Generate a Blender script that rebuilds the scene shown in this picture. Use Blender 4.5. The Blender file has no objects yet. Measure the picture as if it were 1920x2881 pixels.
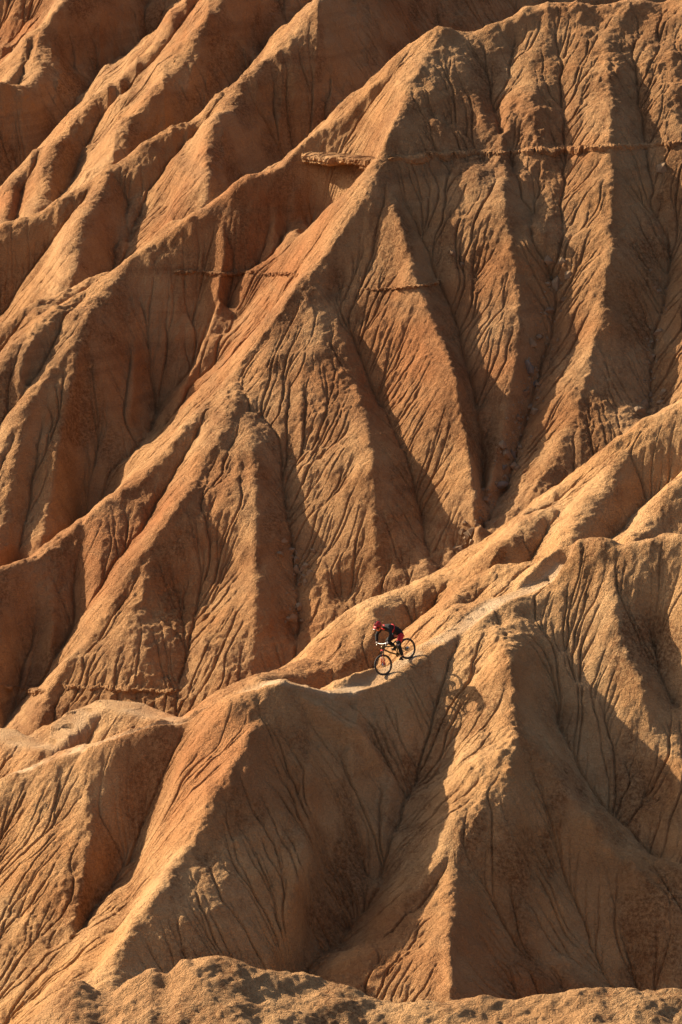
import bpy, bmesh, math, random, time
import numpy as np
from mathutils import Vector, Matrix
T0 = time.time()
S = bpy.context.scene
COL = S.collection
# ------------------------------------------------------------------ camera, light, exposure
CAM_Z, PITCH, F = 45.0, math.radians(17.0), 10650.0       # F in photo units (photo is 1568 x 2353 units)
cd = bpy.data.cameras.new("camera"); cam = bpy.data.objects.new("camera", cd); COL.objects.link(cam)
cam.location = (0, 0, CAM_Z); cam.rotation_euler = (math.radians(90) - PITCH, 0, 0)
cd.sensor_fit = 'HORIZONTAL'; cd.sensor_width = 36; cd.lens = 36 * F / 1568
cd.clip_start = 1; cd.clip_end = 5000
S.camera = cam
SUN_EL, SUN_AZ = math.radians(27), math.radians(33)        # azimuth measured from -X towards +Y (behind the hills)
sdir = Vector((-math.cos(SUN_EL) * math.cos(SUN_AZ), math.cos(SUN_EL) * math.sin(SUN_AZ), math.sin(SUN_EL)))
w = bpy.data.worlds.new("World"); S.world = w; w.use_nodes = True
nt = w.node_tree; nt.nodes.clear()
sky = nt.nodes.new('ShaderNodeTexSky'); sky.sky_type = 'NISHITA'; sky.sun_disc = False
sky.sun_elevation = SUN_EL; sky.sun_rotation = math.atan2(sdir.x, sdir.y); sky.dust_density = 4.0; sky.ozone_density = 0.5
bg = nt.nodes.new('ShaderNodeBackground'); bg.inputs['Strength'].default_value = 0.064
wo = nt.nodes.new('ShaderNodeOutputWorld')
nt.links.new(sky.outputs[0], bg.inputs[0]); nt.links.new(bg.outputs[0], wo.inputs[0])
sl = bpy.data.lights.new("sun", 'SUN'); so = bpy.data.objects.new("sun", sl); COL.objects.link(so)
sl.energy = 5.0; sl.angle = math.radians(0.5); sl.color = (1.0, 0.84, 0.61)
so.rotation_euler = sdir.to_track_quat('Z', 'Y').to_euler(); so.location = (-60, 120, 60)
S.view_settings.view_transform = 'Standard'; S.view_settings.look = 'None'; S.view_settings.gamma = 1
S.view_settings.exposure = 0.98
S.render.engine = 'CYCLES'
S.cycles.max_bounces = 8; S.cycles.diffuse_bounces = 5

# ------------------------------------------------------------------ numeric helpers
FW = np.array([0, math.cos(PITCH), -math.sin(PITCH)]); UP = np.array([0, math.sin(PITCH), math.cos(PITCH)])
def ray(u, v):
    return FW + np.array([(u - 784) / F, 0, 0]) + UP * ((1176.5 - v) / F)
def P(u, v, y):
    d = ray(u, v); t = y / d[1]
    return np.array([d[0] * t, y, CAM_Z + d[2] * t])

def cubic_up(a, ny, nx, y0=0., y1=None, x0=0., x1=None):
    """sample array a on a regular ny*nx lattice with Catmull-Rom interpolation"""
    y1 = a.shape[0] - 1 if y1 is None else y1; x1 = a.shape[1] - 1 if x1 is None else x1
    def axis(a, n, p0, p1):
        p = np.linspace(p0, p1, n); i = np.clip(np.floor(p).astype(int), 0, a.shape[0] - 2); f = (p - i)[:, None]
        m = a.shape[0] - 1
        A, B, C, D = a[np.clip(i - 1, 0, m)], a[i], a[np.clip(i + 1, 0, m)], a[np.clip(i + 2, 0, m)]
        return B + 0.5 * f * (C - A + f * (2 * A - 5 * B + 4 * C - D + f * (3 * (B - C) + D - A)))
    return axis(axis(a, ny, y0, y1).T, nx, x0, x1).T

def noise(x0, x1, y0, y1, ny, nx, scale, seed, ysc=1.0):
    """smooth value noise, about unit variance, with world-sized lattice"""
    rng = np.random.default_rng(seed)
    gx = int((x1 - x0) / scale) + 4; gy = int((y1 - y0) / (scale * ysc)) + 4
    g = rng.normal(size=(gy, gx)).astype(np.float32)
    return cubic_up(g, ny, nx, 1, 1 + (y1 - y0) / (scale * ysc), 1, 1 + (x1 - x0) / scale).astype(np.float32)

def blur(a, n=1):
    for _ in range(n):
        a = np.pad(a, 1, mode='edge')
        a = (a[:-2] + 2 * a[1:-1] + a[2:]) * 0.25
        a = (a[:, :-2] + 2 * a[:, 1:-1] + a[:, 2:]) * 0.25
    return a

def spline(pts, step=0.6):
    p = np.array(pts, float); out = []
    q = np.vstack([2 * p[0] - p[1], p, 2 * p[-1] - p[-2]])
    for i in range(len(p) - 1):
        A, B, C, D = q[i:i + 4]
        n = max(1, int(np.linalg.norm((C - B)[:2]) / step))
        for k in range(n):
            f = k / n
            out.append(B + 0.5 * f * (C - A + f * (2 * A - 5 * B + 4 * C - D + f * (3 * (B - C) + D - A))))
    out.append(p[-1])
    return np.array(out)

# ------------------------------------------------------------------ the ridge network
# (photo u, photo v, distance y) of each crest, side slope, crest rounding radius
RIDGES = [
 # top left, far
 ([(330,-230,240),(150,0,231),(100,50,229),(60,100,227),(20,165,224),(-60,290,219)], 1.25, .25),
 ([(100,50,229),(95,110,226),(80,145,224),(0,175,221),(-80,190,220)], 1.2, .25),
 ([(600,-180,230),(435,0,223),(400,55,221),(350,105,219.5),(280,165,217.5),(240,195,216.5),(210,230,215.5),(165,280,214),(115,325,212.5),(75,370,211),(30,415,209.5),(0,440,209),(-80,520,206)], 1.2, .3),
 ([(620,-150,226),(500,0,219),(450,60,216.5),(400,140,214),(350,210,211.5),(310,260,210),(280,320,208),(245,375,206)], 1.2, .35),
 ([(150,300,213),(135,330,211.5),(110,400,208.5),(75,485,204.5)], 1.25, .25),
 ([(30,415,209.5),(15,470,206.5),(0,530,204),(-20,600,201)], 1.25, .25),
 ([(1400,-420,240),(900,-140,222),(745,0,214),(665,75,211.5),(590,145,209.5),(550,175,208.5),(480,235,207),(400,290,205.5),(310,340,204),(250,385,203),(190,425,202),(130,465,201),(80,485,200.5),(25,498,200),(-80,540,199)], 1.15, .3),
 ([(550,175,208.5),(530,225,206),(500,280,203.5),(482,350,201),(485,400,199)], 1.3, .3),
 ([(250,385,203),(232,440,200.8),(190,510,198),(167,560,196),(170,615,194)], 1.25, .3),
 ([(330,440,202.4),(300,500,200.6),(287,545,199),(290,600,197.4)], 1.3, .25),
 ([(-300,-80,243),(0,-250,242),(300,-330,243),(600,-400,243)], 1.1, .4),
 # upper pyramid and its silhouette
 ([(1700,-60,203.5),(1568,-20,202.9),(1400,-8,202.5),(1300,0,202.5),(1240,15,202.3),(1170,55,201.8),(1100,76,201.6),(1050,68,201.2),(1015,57,200.8),(985,85,200.6),(930,145,200.1),(860,222,199.6),(790,280,199.2),(740,315,198.9),(705,352,198.6),(600,402,198),(500,462,197.3),(420,512,196.6),(340,570,195.9),(282,612,195.3),(240,660,193.8),(200,760,191.6),(150,830,190.4),(100,900,189),(50,970,187.6),(0,1050,186),(-90,1190,183)], 1.15, .3),
 ([(282,612,195.3),(180,680,194),(90,765,192),(0,850,190.2),(-80,930,188.4)], 1.2, .25),
 ([(430,500,198.6),(300,592,197.4),(200,645,196.2),(100,695,195.2),(0,755,194.2),(-90,800,193.4)], 1.2, .25),
 ([(140,680,195.6),(110,730,193.8),(78,785,191.4)], 1.3, .2),
 # main spur
 ([(1015,60,200.8),(975,130,198.8),(945,190,197.2),(930,245,195.8),(905,300,194.4),(884,360,193.2),(880,400,192.4),(830,490,190.8),(760,590,189.2),(690,665,187.8),(620,760,186.4),(555,850,185),(480,935,183.4),(400,1022,181.8),(330,1082,180.6),(230,1162,179.2),(100,1262,177.6),(0,1318,176.5),(-90,1380,175.5)], 1.32, .4),
 ([(555,850,185),(540,950,182.2),(485,1050,180),(430,1155,177.8),(345,1270,175.7),(260,1395,173.6),(190,1485,172.2),(135,1580,170.6),(110,1645,169.4),(78,1705,168.4)], 1.25, .35),
 ([(555,862,184.8),(578,1000,181),(588,1150,177.6),(588,1300,174.6),(585,1450,172),(575,1650,168.6)], .93, .3),
 ([(745,640,188.8),(790,790,185.8),(835,930,182.8),(857,1080,179.6),(864,1230,176.8),(860,1380,174.2),(850,1600,170.4)], .95, .3),
 ([(882,400,192.4),(920,510,190.2),(955,640,188),(1010,770,186),(1050,890,183.6),(1075,1010,181.4),(1090,1130,179.2),(1095,1250,177),(1095,1400,174.5)], .95, .3),
 ([(1180,50,202.4),(1170,200,199),(1160,340,195.8),(1160,470,193),(1180,600,190.3),(1195,720,188),(1190,850,185.4),(1160,980,182.9),(1120,1110,180.3)], .93, .5),
 ([(1400,-8,202.5),(1395,120,200),(1402,240,197.8),(1408,380,195.4),(1405,520,192.4),(1392,680,189.2),(1355,830,186),(1322,950,183.5),(1270,1060,181),(1205,1190,178.4),(1130,1350,175.2),(1100,1450,173.4)], .98, .35),
 ([(1700,-60,203.5),(1690,200,200),(1680,380,197),(1660,560,193),(1630,760,188.5),(1600,950,184),(1590,1100,181)], .95, .4),
 ([(470,480,194.8),(500,600,192.2),(480,740,189.2),(430,880,186.6),(380,1000,184.6)], .93, .5),
 ([(620,395,196.5),(640,500,194),(600,640,190.9),(540,760,188.6)], .93, .5),
 ([(215,735,189.2),(165,850,186.6),(140,980,184),(120,1120,181.4)], .93, .5),
 # front ridge crest with the rider
 ([(-150,1850,149),(0,1797,148.3),(75,1767,148),(150,1734,147.8),(225,1712,147.6),(300,1692,147.5),(370,1677,147.5),(430,1667,147.6),(475,1649,147.5),(530,1614,147.3),(590,1584,147.1),(645,1566,147),(700,1580,147.5),(750,1592,148),(800,1589,148.7),(859,1568,149.6),(909,1534,150.4),(984,1489,151.4),(1044,1454,152.1),(1109,1409,152.9),(1149,1380,153.3),(1214,1359,153.9),(1254,1339,154.2),(1290,1300,154.6),(1324,1264,154.8),(1364,1253,154.7),(1414,1268,154.4),(1484,1260,154.2),(1568,1246,154),(1700,1225,154)], 1.12, .45),
 ([(1290,1298,155.4),(1240,1307,156),(1180,1308,156.2),(1130,1326,156),(1108,1342,155.8),(1070,1380,155.2),(1030,1420,154.5),(1000,1455,153.8),(965,1492,152.8)], 1.1, .3),
 ([(1104,1329,158),(1064,1315,158.4),(1024,1311,158.4),(974,1324,158),(924,1354,157.4),(894,1384,156.8),(864,1424,156),(834,1469,155),(804,1498,154.3),(784,1506,154),(725,1514,153.6),(665,1524,153),(625,1540,152.2),(590,1568,151),(540,1600,150)], 1.1, .5),
 ([(1040,1318,159.5),(1129,1265,160.6),(1209,1202,161.6),(1284,1137,162.6),(1324,1102,163),(1389,1077,163.2),(1434,1032,163.6),(1484,992,163.8),(1524,962,164),(1568,947,164),(1700,900,164)], 1.1, .4),
 ([(1379,1090,163),(1334,1128,162),(1289,1164,161.2),(1234,1199,160.2),(1180,1240,159)], 1.1, .25),
 ([(1450,1020,163.7),(1434,1045,163),(1399,1112,161.2),(1344,1202,158.8),(1310,1268,157)], 1.15, .35),
 ([(1700,1010,162),(1568,1120,159.8),(1494,1187,158.4),(1434,1262,156.6)], 1.15, .35),
 ([(-80,1680,154),(0,1686,153.6),(40,1700,153),(85,1712,152.4),(110,1714,152),(150,1680,152.4),(190,1640,153),(240,1620,153.2),(300,1624,153),(350,1640,152.4),(420,1660,151)], 1.1, .35),
 # front spurs
 ([(645,1566,147),(615,1640,146),(575,1712,144.8),(530,1786,143.5),(480,1876,142),(420,1966,140.4),(380,2036,139.2),(330,2106,138),(290,2176,136.8),(270,2240,135.6),(262,2330,134)], 1.15, .6),
 ([(1149,1380,153.3),(1154,1464,151.6),(1174,1534,149.6),(1186,1624,147.6),(1184,1680,146.4),(1165,1735,145.5),(1135,1790,144.8),(1110,1860,143.8),(1050,1946,142.5),(980,2036,141.2),(900,2126,139.6),(830,2186,138.4),(780,2246,137.2),(730,2330,135.4)], 1.12, .8),
 ([(1050,1946,142.5),(1040,2060,140.4),(1036,2180,138),(1040,2340,135)], .98, .4),
 ([(1184,1670,146.4),(1240,1730,145.9),(1300,1800,145.2),(1390,1935,143.8),(1480,2030,142.8),(1568,2100,142),(1700,2200,140.5)], .98, .6),
 ([(1390,1935,143.8),(1420,2080,142.3),(1450,2200,141.2),(1480,2400,139.2)], .98, .6),
 ([(1380,1258,154.7),(1400,1360,152.9),(1440,1500,150.8),(1500,1650,148.6),(1568,1760,147),(1650,1900,145)], .98, .5),
 ([(1568,1246,154),(1600,1400,151.8),(1640,1560,149.8),(1700,1700,147.5)], .98, .5),
 ([(1300,1290,154.6),(1330,1420,152.6),(1360,1560,150.4),(1420,1700,148.4),(1500,1850,146)], .93, .6),
 ([(20,1795,148),(60,1880,146.4),(110,2000,144),(110,2130,141.6),(90,2400,136.8)], .8, .7),
 ([(920,1530,150.4),(920,1640,148.2),(905,1760,146),(880,1880,143.8),(840,2050,141)], .93, .6),
]
# foreground bank: crest only, its own slope
FRONT = ([(-200,2480,122),(20,2400,122),(80,2353,122),(130,2296,122.5),(180,2261,122.8),(215,2268,122.8),(240,2278,122.8),(300,2256,122.9),(350,2241,123),(385,2246,123),(415,2221,123.2),(490,2211,123.3),(550,2216,123.3),(600,2234,123.2),(700,2241,123.2),(780,2256,123),(850,2291,122.7),(950,2301,122.6),(1050,2296,122.7),(1200,2296,122.7),(1290,2301,122.7),(1350,2286,122.8),(1450,2278,122.8),(1568,2276,122.8),(1750,2280,122.8)], .22, .2)

# crest (+) and gully (-) lines of the second order, raycast onto the hill: (points, sign)
# depth below / height above the flank in metres
LINES = [
 ([(690,632),(640,710),(560,800),(470,900),(340,1045)], -.5),
 ([(790,700),(840,800),(890,900),(935,1000),(970,1130),(1000,1310)], -.9),
 ([(930,450),(985,560),(1045,680),(1085,850),(1112,1000),(1114,1180)], -.9),
 ([(1040,500),(1030,590),(1090,640),(1150,720)], -.35),
 ([(1200,420),(1240,560),(1290,620),(1240,800),(1200,940),(1170,1060),(1110,1180),(1040,1300)], -.8),
 ([(1500,400),(1545,560),(1510,700),(1492,850),(1488,960)], -1.0),
 ([(620,930),(650,1050),(668,1180),(690,1320),(680,1500)], -1.0),
 ([(500,1130),(470,1260),(455,1400),(400,1580)], -.7),
 ([(345,1290),(315,1400),(300,1560)], .35),
 ([(230,860),(235,960),(210,1080),(195,1200)], -.4),
 ([(360,640),(385,720),(378,800),(362,880)], -.4),
 ([(440,560),(460,640),(440,740)], -.3),
 ([(70,1330),(100,1420),(95,1560)], -.6),
 ([(1030,100),(1085,190),(1120,320)], .3),
 ([(1080,90),(1125,180),(1165,330),(1195,410),(1240,540)], -.3),
 ([(1230,60),(1215,190),(1235,320)], .3),
 ([(1285,90),(1300,240),(1300,330),(1295,420),(1285,600)], -.6),
 ([(1450,50),(1470,200),(1490,330),(1505,420),(1530,540)], -.6),
 ([(1545,60),(1550,200),(1555,330)], .3),
 ([(770,1680),(815,1830),(830,1950),(770,2080),(700,2230)], -.4),
 ([(350,1740),(322,1850),(290,2000),(200,2230)], -.8),
 ([(1130,1440),(1080,1560),(1020,1700),(1000,1800)], -.6),
 ([(1240,1440),(1265,1560),(1330,1700),(1430,1840),(1568,1980)], -.9),
 ([(840,1610),(800,1760)], .3),
 ([(1480,1340),(1520,1480),(1568,1600)], -.8),
 ([(440,1700),(400,1820)], .3),
 ([(1110,1960),(1150,2120),(1200,2300)], -.3),
 ([(1250,1850),(1330,2050),(1400,2250)], -.4),
]
nT = next(i for i, r in enumerate(RIDGES) if r[0][0][:2] == (1700, -60))
RIDGES = [([(a, b, c + 5.2 - .005 * (min(max(a, -100), 800) - 300)) for a, b, c in r[0]], *r[1:]) if i < nT else r for i, r in enumerate(RIDGES)]   # the far range
RIBS = [r for r in RIDGES if r[1] < 1]                   # ribs lying in a broad flank
RIBS = [([(a, b, c - (.0036 * max(a - 500, 0) * min(1, max(0, (b - r[0][0][1]) / 420)) if c > 165 else 0)) for a, b, c in r[0]], *r[1:]) for r in RIBS]
RIDGES = [r for r in RIDGES if r[1] >= 1]
for r in list(RIBS):
    if r[0][0][0] in (470, 620, 215, 20, 920): RIBS.remove(r)
LINES = [(p, a * (1.3 if p[0][0] < 650 and p[0][1] < 900 else (.9 if a < 0 else .6) if p[0][1] < 1250 or p[0][0] < 520 and p[0][1] < 1500 else 1.1)) for p, a in LINES] + [([q[:2] for q in r[0]], .2) for r in RIBS]
X0, X1, Y0, Y1, GC = -24.0, 24.0, 126.0, 254.0, 0.125
nxc, nyc = int((X1 - X0) / GC) + 1, int((Y1 - Y0) / GC) + 1
gx = np.linspace(X0, X1, nxc).astype(np.float32); gy = np.linspace(Y0, Y1, nyc).astype(np.float32)

def envelope(ridges, gx, gy, base, x0, x1, y0, y1, seed=5):
    H = base.astype(np.float32).copy()
    sn = 1 + 0.04 * noise(x0, x1, y0, y1, len(gy), len(gx), 3.0, seed) + 0.03 * noise(x0, x1, y0, y1, len(gy), len(gx), 1.1, seed + 1)
    rng = np.random.default_rng(seed)
    for pts, s, r in ridges:
        rl = max(r * 3, 1.1) if pts[0][2] < 204 else r * 1.8
        r = min(r, .22)
        p = spline([P(*q) for q in pts])
        if len(p) > 4:                                  # a little wander of the crest height
            wob = np.interp(np.arange(len(p)), np.arange(0, len(p) + 3, 3), rng.normal(size=len(np.arange(0, len(p) + 3, 3)))) * .05
            p[:, 2] += wob
        R = 14.0
        for a, b in zip(p[:-1], p[1:]):
            L = math.hypot(b[0] - a[0], b[1] - a[1])
            if L < 1e-3: continue
            ix = np.searchsorted(gx, [min(a[0], b[0]) - R, max(a[0], b[0]) + R]); iy = np.searchsorted(gy, [min(a[1], b[1]) - R, max(a[1], b[1]) + R])
            if ix[1] <= ix[0] or iy[1] <= iy[0]: continue
            xs = gx[ix[0]:ix[1]][None, :] - np.float32(a[0]); ys = gy[iy[0]:iy[1]][:, None] - np.float32(a[1])
            ex, ey = (b[0] - a[0]) / L, (b[1] - a[1]) / L
            t = xs * np.float32(ex) + ys * np.float32(ey); qs = ys * np.float32(ex) - xs * np.float32(ey); q = np.abs(qs)
            lit = 1 if (-ey) * sdir.x + ex * sdir.y > 0 else -1     # sunward side is shaped rounder so a lit strip shows along the crest
            rr = np.where(qs * lit > 0, np.float32(rl), np.float32(r))
            m = (a[2] - b[2]) / L
            mm = max(-.96 * s, min(.96 * s, m))
            tau = np.clip(t - q * np.float32(mm / math.sqrt(s * s - mm * mm)), 0, L)
            D2 = (t - tau) ** 2 + q * q
            D = np.sqrt(D2 + rr * rr) - rr
            D = D - 0.018 * np.minimum(D, 9) ** 2          # flanks ease a little towards their foot
            z = np.float32(a[2]) - np.float32(m) * tau - s * sn[iy[0]:iy[1], ix[0]:ix[1]] * D
            v = H[iy[0]:iy[1], ix[0]:ix[1]]; np.maximum(v, z, out=v)
    return H

def membrane(val, wt):
    if min(val.shape) > 24:
        ny2, nx2 = (val.shape[0] + 1) // 2, (val.shape[1] + 1) // 2
        vp = np.zeros((ny2 * 2, nx2 * 2)); wp = np.zeros_like(vp); vp[:val.shape[0], :val.shape[1]] = val * (wt > 0); wp[:val.shape[0], :val.shape[1]] = wt > 0
        ws = wp.reshape(ny2, 2, nx2, 2).sum((1, 3)); vs_ = vp.reshape(ny2, 2, nx2, 2).sum((1, 3)) / np.maximum(ws, 1)
        u = membrane(vs_, (ws > 0).astype(float))
        u = np.repeat(np.repeat(u, 2, 0), 2, 1)[:val.shape[0], :val.shape[1]]
    else:
        u = np.zeros(val.shape)
    m = wt > 0
    for _ in range(70):
        q = np.pad(u, 1, mode='edge')
        u = (q[:-2, 1:-1] + q[2:, 1:-1] + q[1:-1, :-2] + q[1:-1, 2:]) * .25 * .998
        u[m] = val[m]
    return u

def inside(poly, gx, gy):
    X, Y = np.meshgrid(gx, gy); r = np.zeros(X.shape, bool)
    for (xa, ya), (xb, yb) in zip(poly, poly[1:] + poly[:1]):
        if ya == yb: continue
        c = ((ya > Y) != (yb > Y)) & (X < (xb - xa) * (Y - ya) / (yb - ya) + xa); r ^= c
    return r
def line_stamp(p, val, wt):
    for a, b in zip(p[:-1], p[1:]):
        n = max(2, int(np.linalg.norm((a - b)[:2]) / (GC * .5)))
        for k in range(n + 1):
            q = a + (b - a) * k / n; i = int(round((q[0] - X0) / GC)); j = int(round((q[1] - Y0) / GC))
            if 0 <= i < val.shape[1] and 0 <= j < val.shape[0]: val[j, i] = q[2]; wt[j, i] = 1
def wall(edges, ribs, corners):
    """a broad flank hung from its crests and laid over its ribs"""
    val = np.zeros((nyc, nxc)); wt = np.zeros((nyc, nxc)); poly = []
    for e in edges:
        p = spline([P(*q) for q in e]); line_stamp(p, val, wt); poly += [(q[0], q[1]) for q in p]
    for r in ribs:
        line_stamp(spline([P(*q) for q in r]), val, wt)
    X, Y = np.meshgrid(gx, gy); A = np.stack([X[wt > 0], Y[wt > 0], np.ones(int(wt.sum()))], 1)
    cf = np.linalg.lstsq(A, val[wt > 0], rcond=None)[0]; trend = cf[0] * X + cf[1] * Y + cf[2]
    u = trend + membrane((val - trend) * (wt > 0), wt); m = inside(poly + corners, gx, gy)
    return u, m
base = np.interp(gy, [126, 140, 160, 170, 200, 254], [-27, -24, -20, -22, -17, -9])[:, None] + np.zeros((1, nxc))
H = envelope(RIDGES, gx, gy, base, X0, X1, Y0, Y1)
def find(u, v):
    return next(r[0] for r in RIDGES if tuple(r[0][0][:2]) == (u, v))
top = find(1700, -60); spur = find(1015, 60); fork = find(555, 850); crest = find(-150, 1850); s2 = find(1149, 1380)
e1 = top[:[q[0] for q in top].index(1015)]; e2 = spur[:[q[0] for q in spur].index(555)] + fork
u, m = wall([e1, e2], [r[0] for r in RIBS if r[0][0][2] > 165], [(24., 166.), (24., 208.)])
H = np.where(m, np.maximum(u - .0, H), H)
i0 = [q[0] for q in top].index(705); ic = [q[0] for q in spur].index(884)
u, m = wall([top[[q[0] for q in top].index(1015):i0 + 1], [top[i0], spur[ic]], spur[:ic + 1][::-1]], [], [])
H = np.where(m, np.maximum(u, H), H)
k0 = [q[0] for q in crest].index(1149)
u, m = wall([crest[k0 + 1:][::-1], s2], [r[0] for r in RIBS if r[0][0][2] < 165], [(-4., 131.), (24., 131.), (24., 154.)])
H = np.where(m, np.maximum(u, H), H).astype(np.float32)
ribs = [[(620,396,198.1),(635,480,196.5),(610,600,194.4),(560,720,192.3),(520,830,190.4),(500,930,188.8)],
        [(570,420,197.9),(575,520,197),(545,640,195.1),(480,780,192.9),(440,900,190.7),(420,1010,188.9)],
        [(500,464,197.3),(518,560,195.3),(490,700,192.9),(440,840,190.5),(400,940,188.8),(380,1050,187)],
        [(360,560,196.1),(385,680,195),(378,780,193.4),(362,880,191.8),(345,980,190),(330,1100,188)],
        [(288,625,195),(305,740,192.9),(308,850,190.8),(290,960,188.9),(270,1060,187.1),(260,1150,185.4)],
        [(250,690,193.3),(242,860,191.3),(225,960,189.4),(205,1080,187.2),(190,1200,185)],
        [(205,755,191.5),(165,860,189.3),(140,980,187),(120,1100,184.8),(100,1200,182.8),(80,1300,181)],
        [(105,900,188.9),(85,1010,187),(65,1120,184.9),(40,1260,182.3)],
        [(50,970,187.4),(30,1070,185.4),(5,1180,183.2),(-20,1300,180.8)]]
ends = [tuple(P(*r[-1])[:2]) for r in ribs][::-1]
u, m = wall([top[i0:]], ribs, ends)
H = np.where(m, np.maximum(u, H), H)
ribs = [[(0,1318,176.5),(0,1440,174.4),(-20,1600,171.6)], [(45,1292,177.1),(55,1400,175.8),(50,1500,174.5),(20,1640,172)],
        [(100,1262,177.6),(120,1380,175.4),(115,1500,173.5),(80,1640,171.2)], [(165,1215,178.4),(175,1320,177),(165,1440,175.2),(140,1530,173.9)],
        [(230,1162,179.2),(228,1280,176.9),(205,1390,174.9),(180,1480,173.2)], [(330,1082,180.6),(325,1180,178.7),(290,1300,176.7)]]
i3 = [q[0] for q in spur].index(400)
u, m = wall([spur[i3:]], ribs, [tuple(P(*r[-1])[:2]) for r in ribs])
H = np.where(m, np.maximum(u, H), H)
gl = [(350,1690,147.6),(335,1780,146.8),(310,1900,145.3),(285,2010,143.9),(235,2140,142.2),(200,2240,140.8),(170,2350,139.2)]
ribs = [gl, [(190,1726,147.8),(205,1850,145.6),(190,2000,142.8),(150,2150,140),(110,2300,137.3)], [(20,1796,148.4),(20,1900,146.2),(20,2050,143.2),(0,2200,140.4),(-20,2350,137.6)]]
u, m = wall([crest[:[q[0] for q in crest].index(370) + 1]], ribs, [tuple(P(*q)[:2]) for q in gl] + [tuple(P(*ribs[1][-1])[:2]), tuple(P(*ribs[2][-1])[:2]), (-18., 139.), (-18., 149.)])
H = np.where(m, np.maximum(u, H), H)
k2 = find(1290, 1298)
u, m = wall([crest[[q[0] for q in crest].index(984):[q[0] for q in crest].index(1290) + 1], k2], [], [])
H = np.where(m, np.maximum(u - .12, H), H)
s1 = find(645, 1566); i1 = [q[0] for q in crest].index(645)
ribs = [[(700,1580,147.4),(715,1700,145.7),(715,1850,143.3),(690,2000,140.9),(640,2150,138.6),(600,2300,136.3)],
        [(800,1600,148.4),(805,1700,147.5),(825,1850,145.9),(832,1950,144.8),(775,2080,142.5),(705,2230,139.5),(660,2330,137.7)],
        [(935,1525,150.6),(928,1640,148.5),(905,1760,146.6),(885,1880,144.8),(860,1980,143.6)],
        [(1120,1410,152.9),(1075,1560,150.7),(1020,1700,148.5),(985,1820,146.7),(930,1920,145.1),(850,2030,143.5)]]
u, m = wall([crest[i1:k0 + 1], s2, s1[::-1]], ribs, [])
H = np.where(m, np.maximum(u, H), H).astype(np.float32)
H = blur(H, 1)
print("envelope", round(time.time() - T0, 1))

def bil(H, x, y, x0=X0, y0=Y0, g=GC):
    fx = np.clip((x - x0) / g, 0, H.shape[1] - 1.001); fy = np.clip((y - y0) / g, 0, H.shape[0] - 1.001)
    i = fx.astype(int); j = fy.astype(int); a = fx - i; b = fy - j
    return (H[j, i] * (1 - a) + H[j, i + 1] * a) * (1 - b) + (H[j + 1, i] * (1 - a) + H[j + 1, i + 1] * a) * b
def cast(u, v, Hm=None, ya=127., yb=253., skip=None):
    Hm = H if Hm is None else Hm
    d = ray(u, v); ys = np.arange(ya, yb, .06); t = ys / d[1]
    z = CAM_Z + d[2] * t; x = d[0] * t
    hit = np.nonzero(bil(Hm, x, ys) > z)[0]
    k = hit[0] if len(hit) else len(ys) - 1
    return np.array([x[k], ys[k], z[k]])

# second-order relief: a membrane stretched over crest and gully lines (zero on the primary crests)
nyc_, nxc_ = H.shape
val = np.zeros_like(H); wt = np.zeros_like(H)
def stamp(p, v):
    for a, b in zip(p[:-1], p[1:]):
        if np.linalg.norm(a - b) > 4.0: continue
        n = max(2, int(np.linalg.norm((a - b)[:2]) / (GC * .5)))
        for k in range(n + 1):
            q = a + (b - a) * k / n; i = int(round((q[0] - X0) / GC)); j = int(round((q[1] - Y0) / GC))
            if 0 <= i < nxc_ and 0 <= j < nyc_: val[j, i] = v if np.isscalar(v) else v[0] + (v[1] - v[0]) * k / n; wt[j, i] = 1
for pts, s_, r_ in RIDGES:
    stamp(spline([P(*q) for q in pts]), 0.)
for pts, am in LINES:
    dens = []
    for (a, b) in zip(pts[:-1], pts[1:]):
        n = max(2, int(math.hypot(b[0] - a[0], b[1] - a[1]) / 20))
        dens += [(a[0] + (b[0] - a[0]) * k / n, a[1] + (b[1] - a[1]) * k / n) for k in range(n)]
    dens.append(pts[-1]); p = np.array([cast(*q) for q in dens]); n = len(p)
    p[1:-1] = (p[:-2] + 2 * p[1:-1] + p[2:]) / 4
    for k in range(n - 1):
        f = lambda i: am * min(1, i / (n * .3) + .15) * min(1, (n - 1 - i) / (n * .2) + (.35 if am < 0 else .1))
        stamp(p[k:k + 2], (f(k), f(k + 1)))
pa, pb = P(*top[i0]), P(*spur[ic]); nrm = np.array([pa[1] - pb[1], pb[0] - pa[0], 0.]); nrm /= np.linalg.norm(nrm)
if nrm[1] > 0: nrm = -nrm
stamp([pa, pb], 0.)
for off, dep in ((.3, -3.0), (.8, -2.8), (1.5, -2.0), (2.4, -1.0)):
    qa, qb = pa + nrm * off + (pb - pa) * .12, pb + nrm * off - (pb - pa) * .14; qm = (qa + qb) / 2
    stamp([qa, qm], (dep * .5, dep)); stamp([qm, qb], (dep, dep * .5))
delta = membrane(val, wt)
H = H + blur(delta, 1)
print("gullies", round(time.time() - T0, 1))

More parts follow.
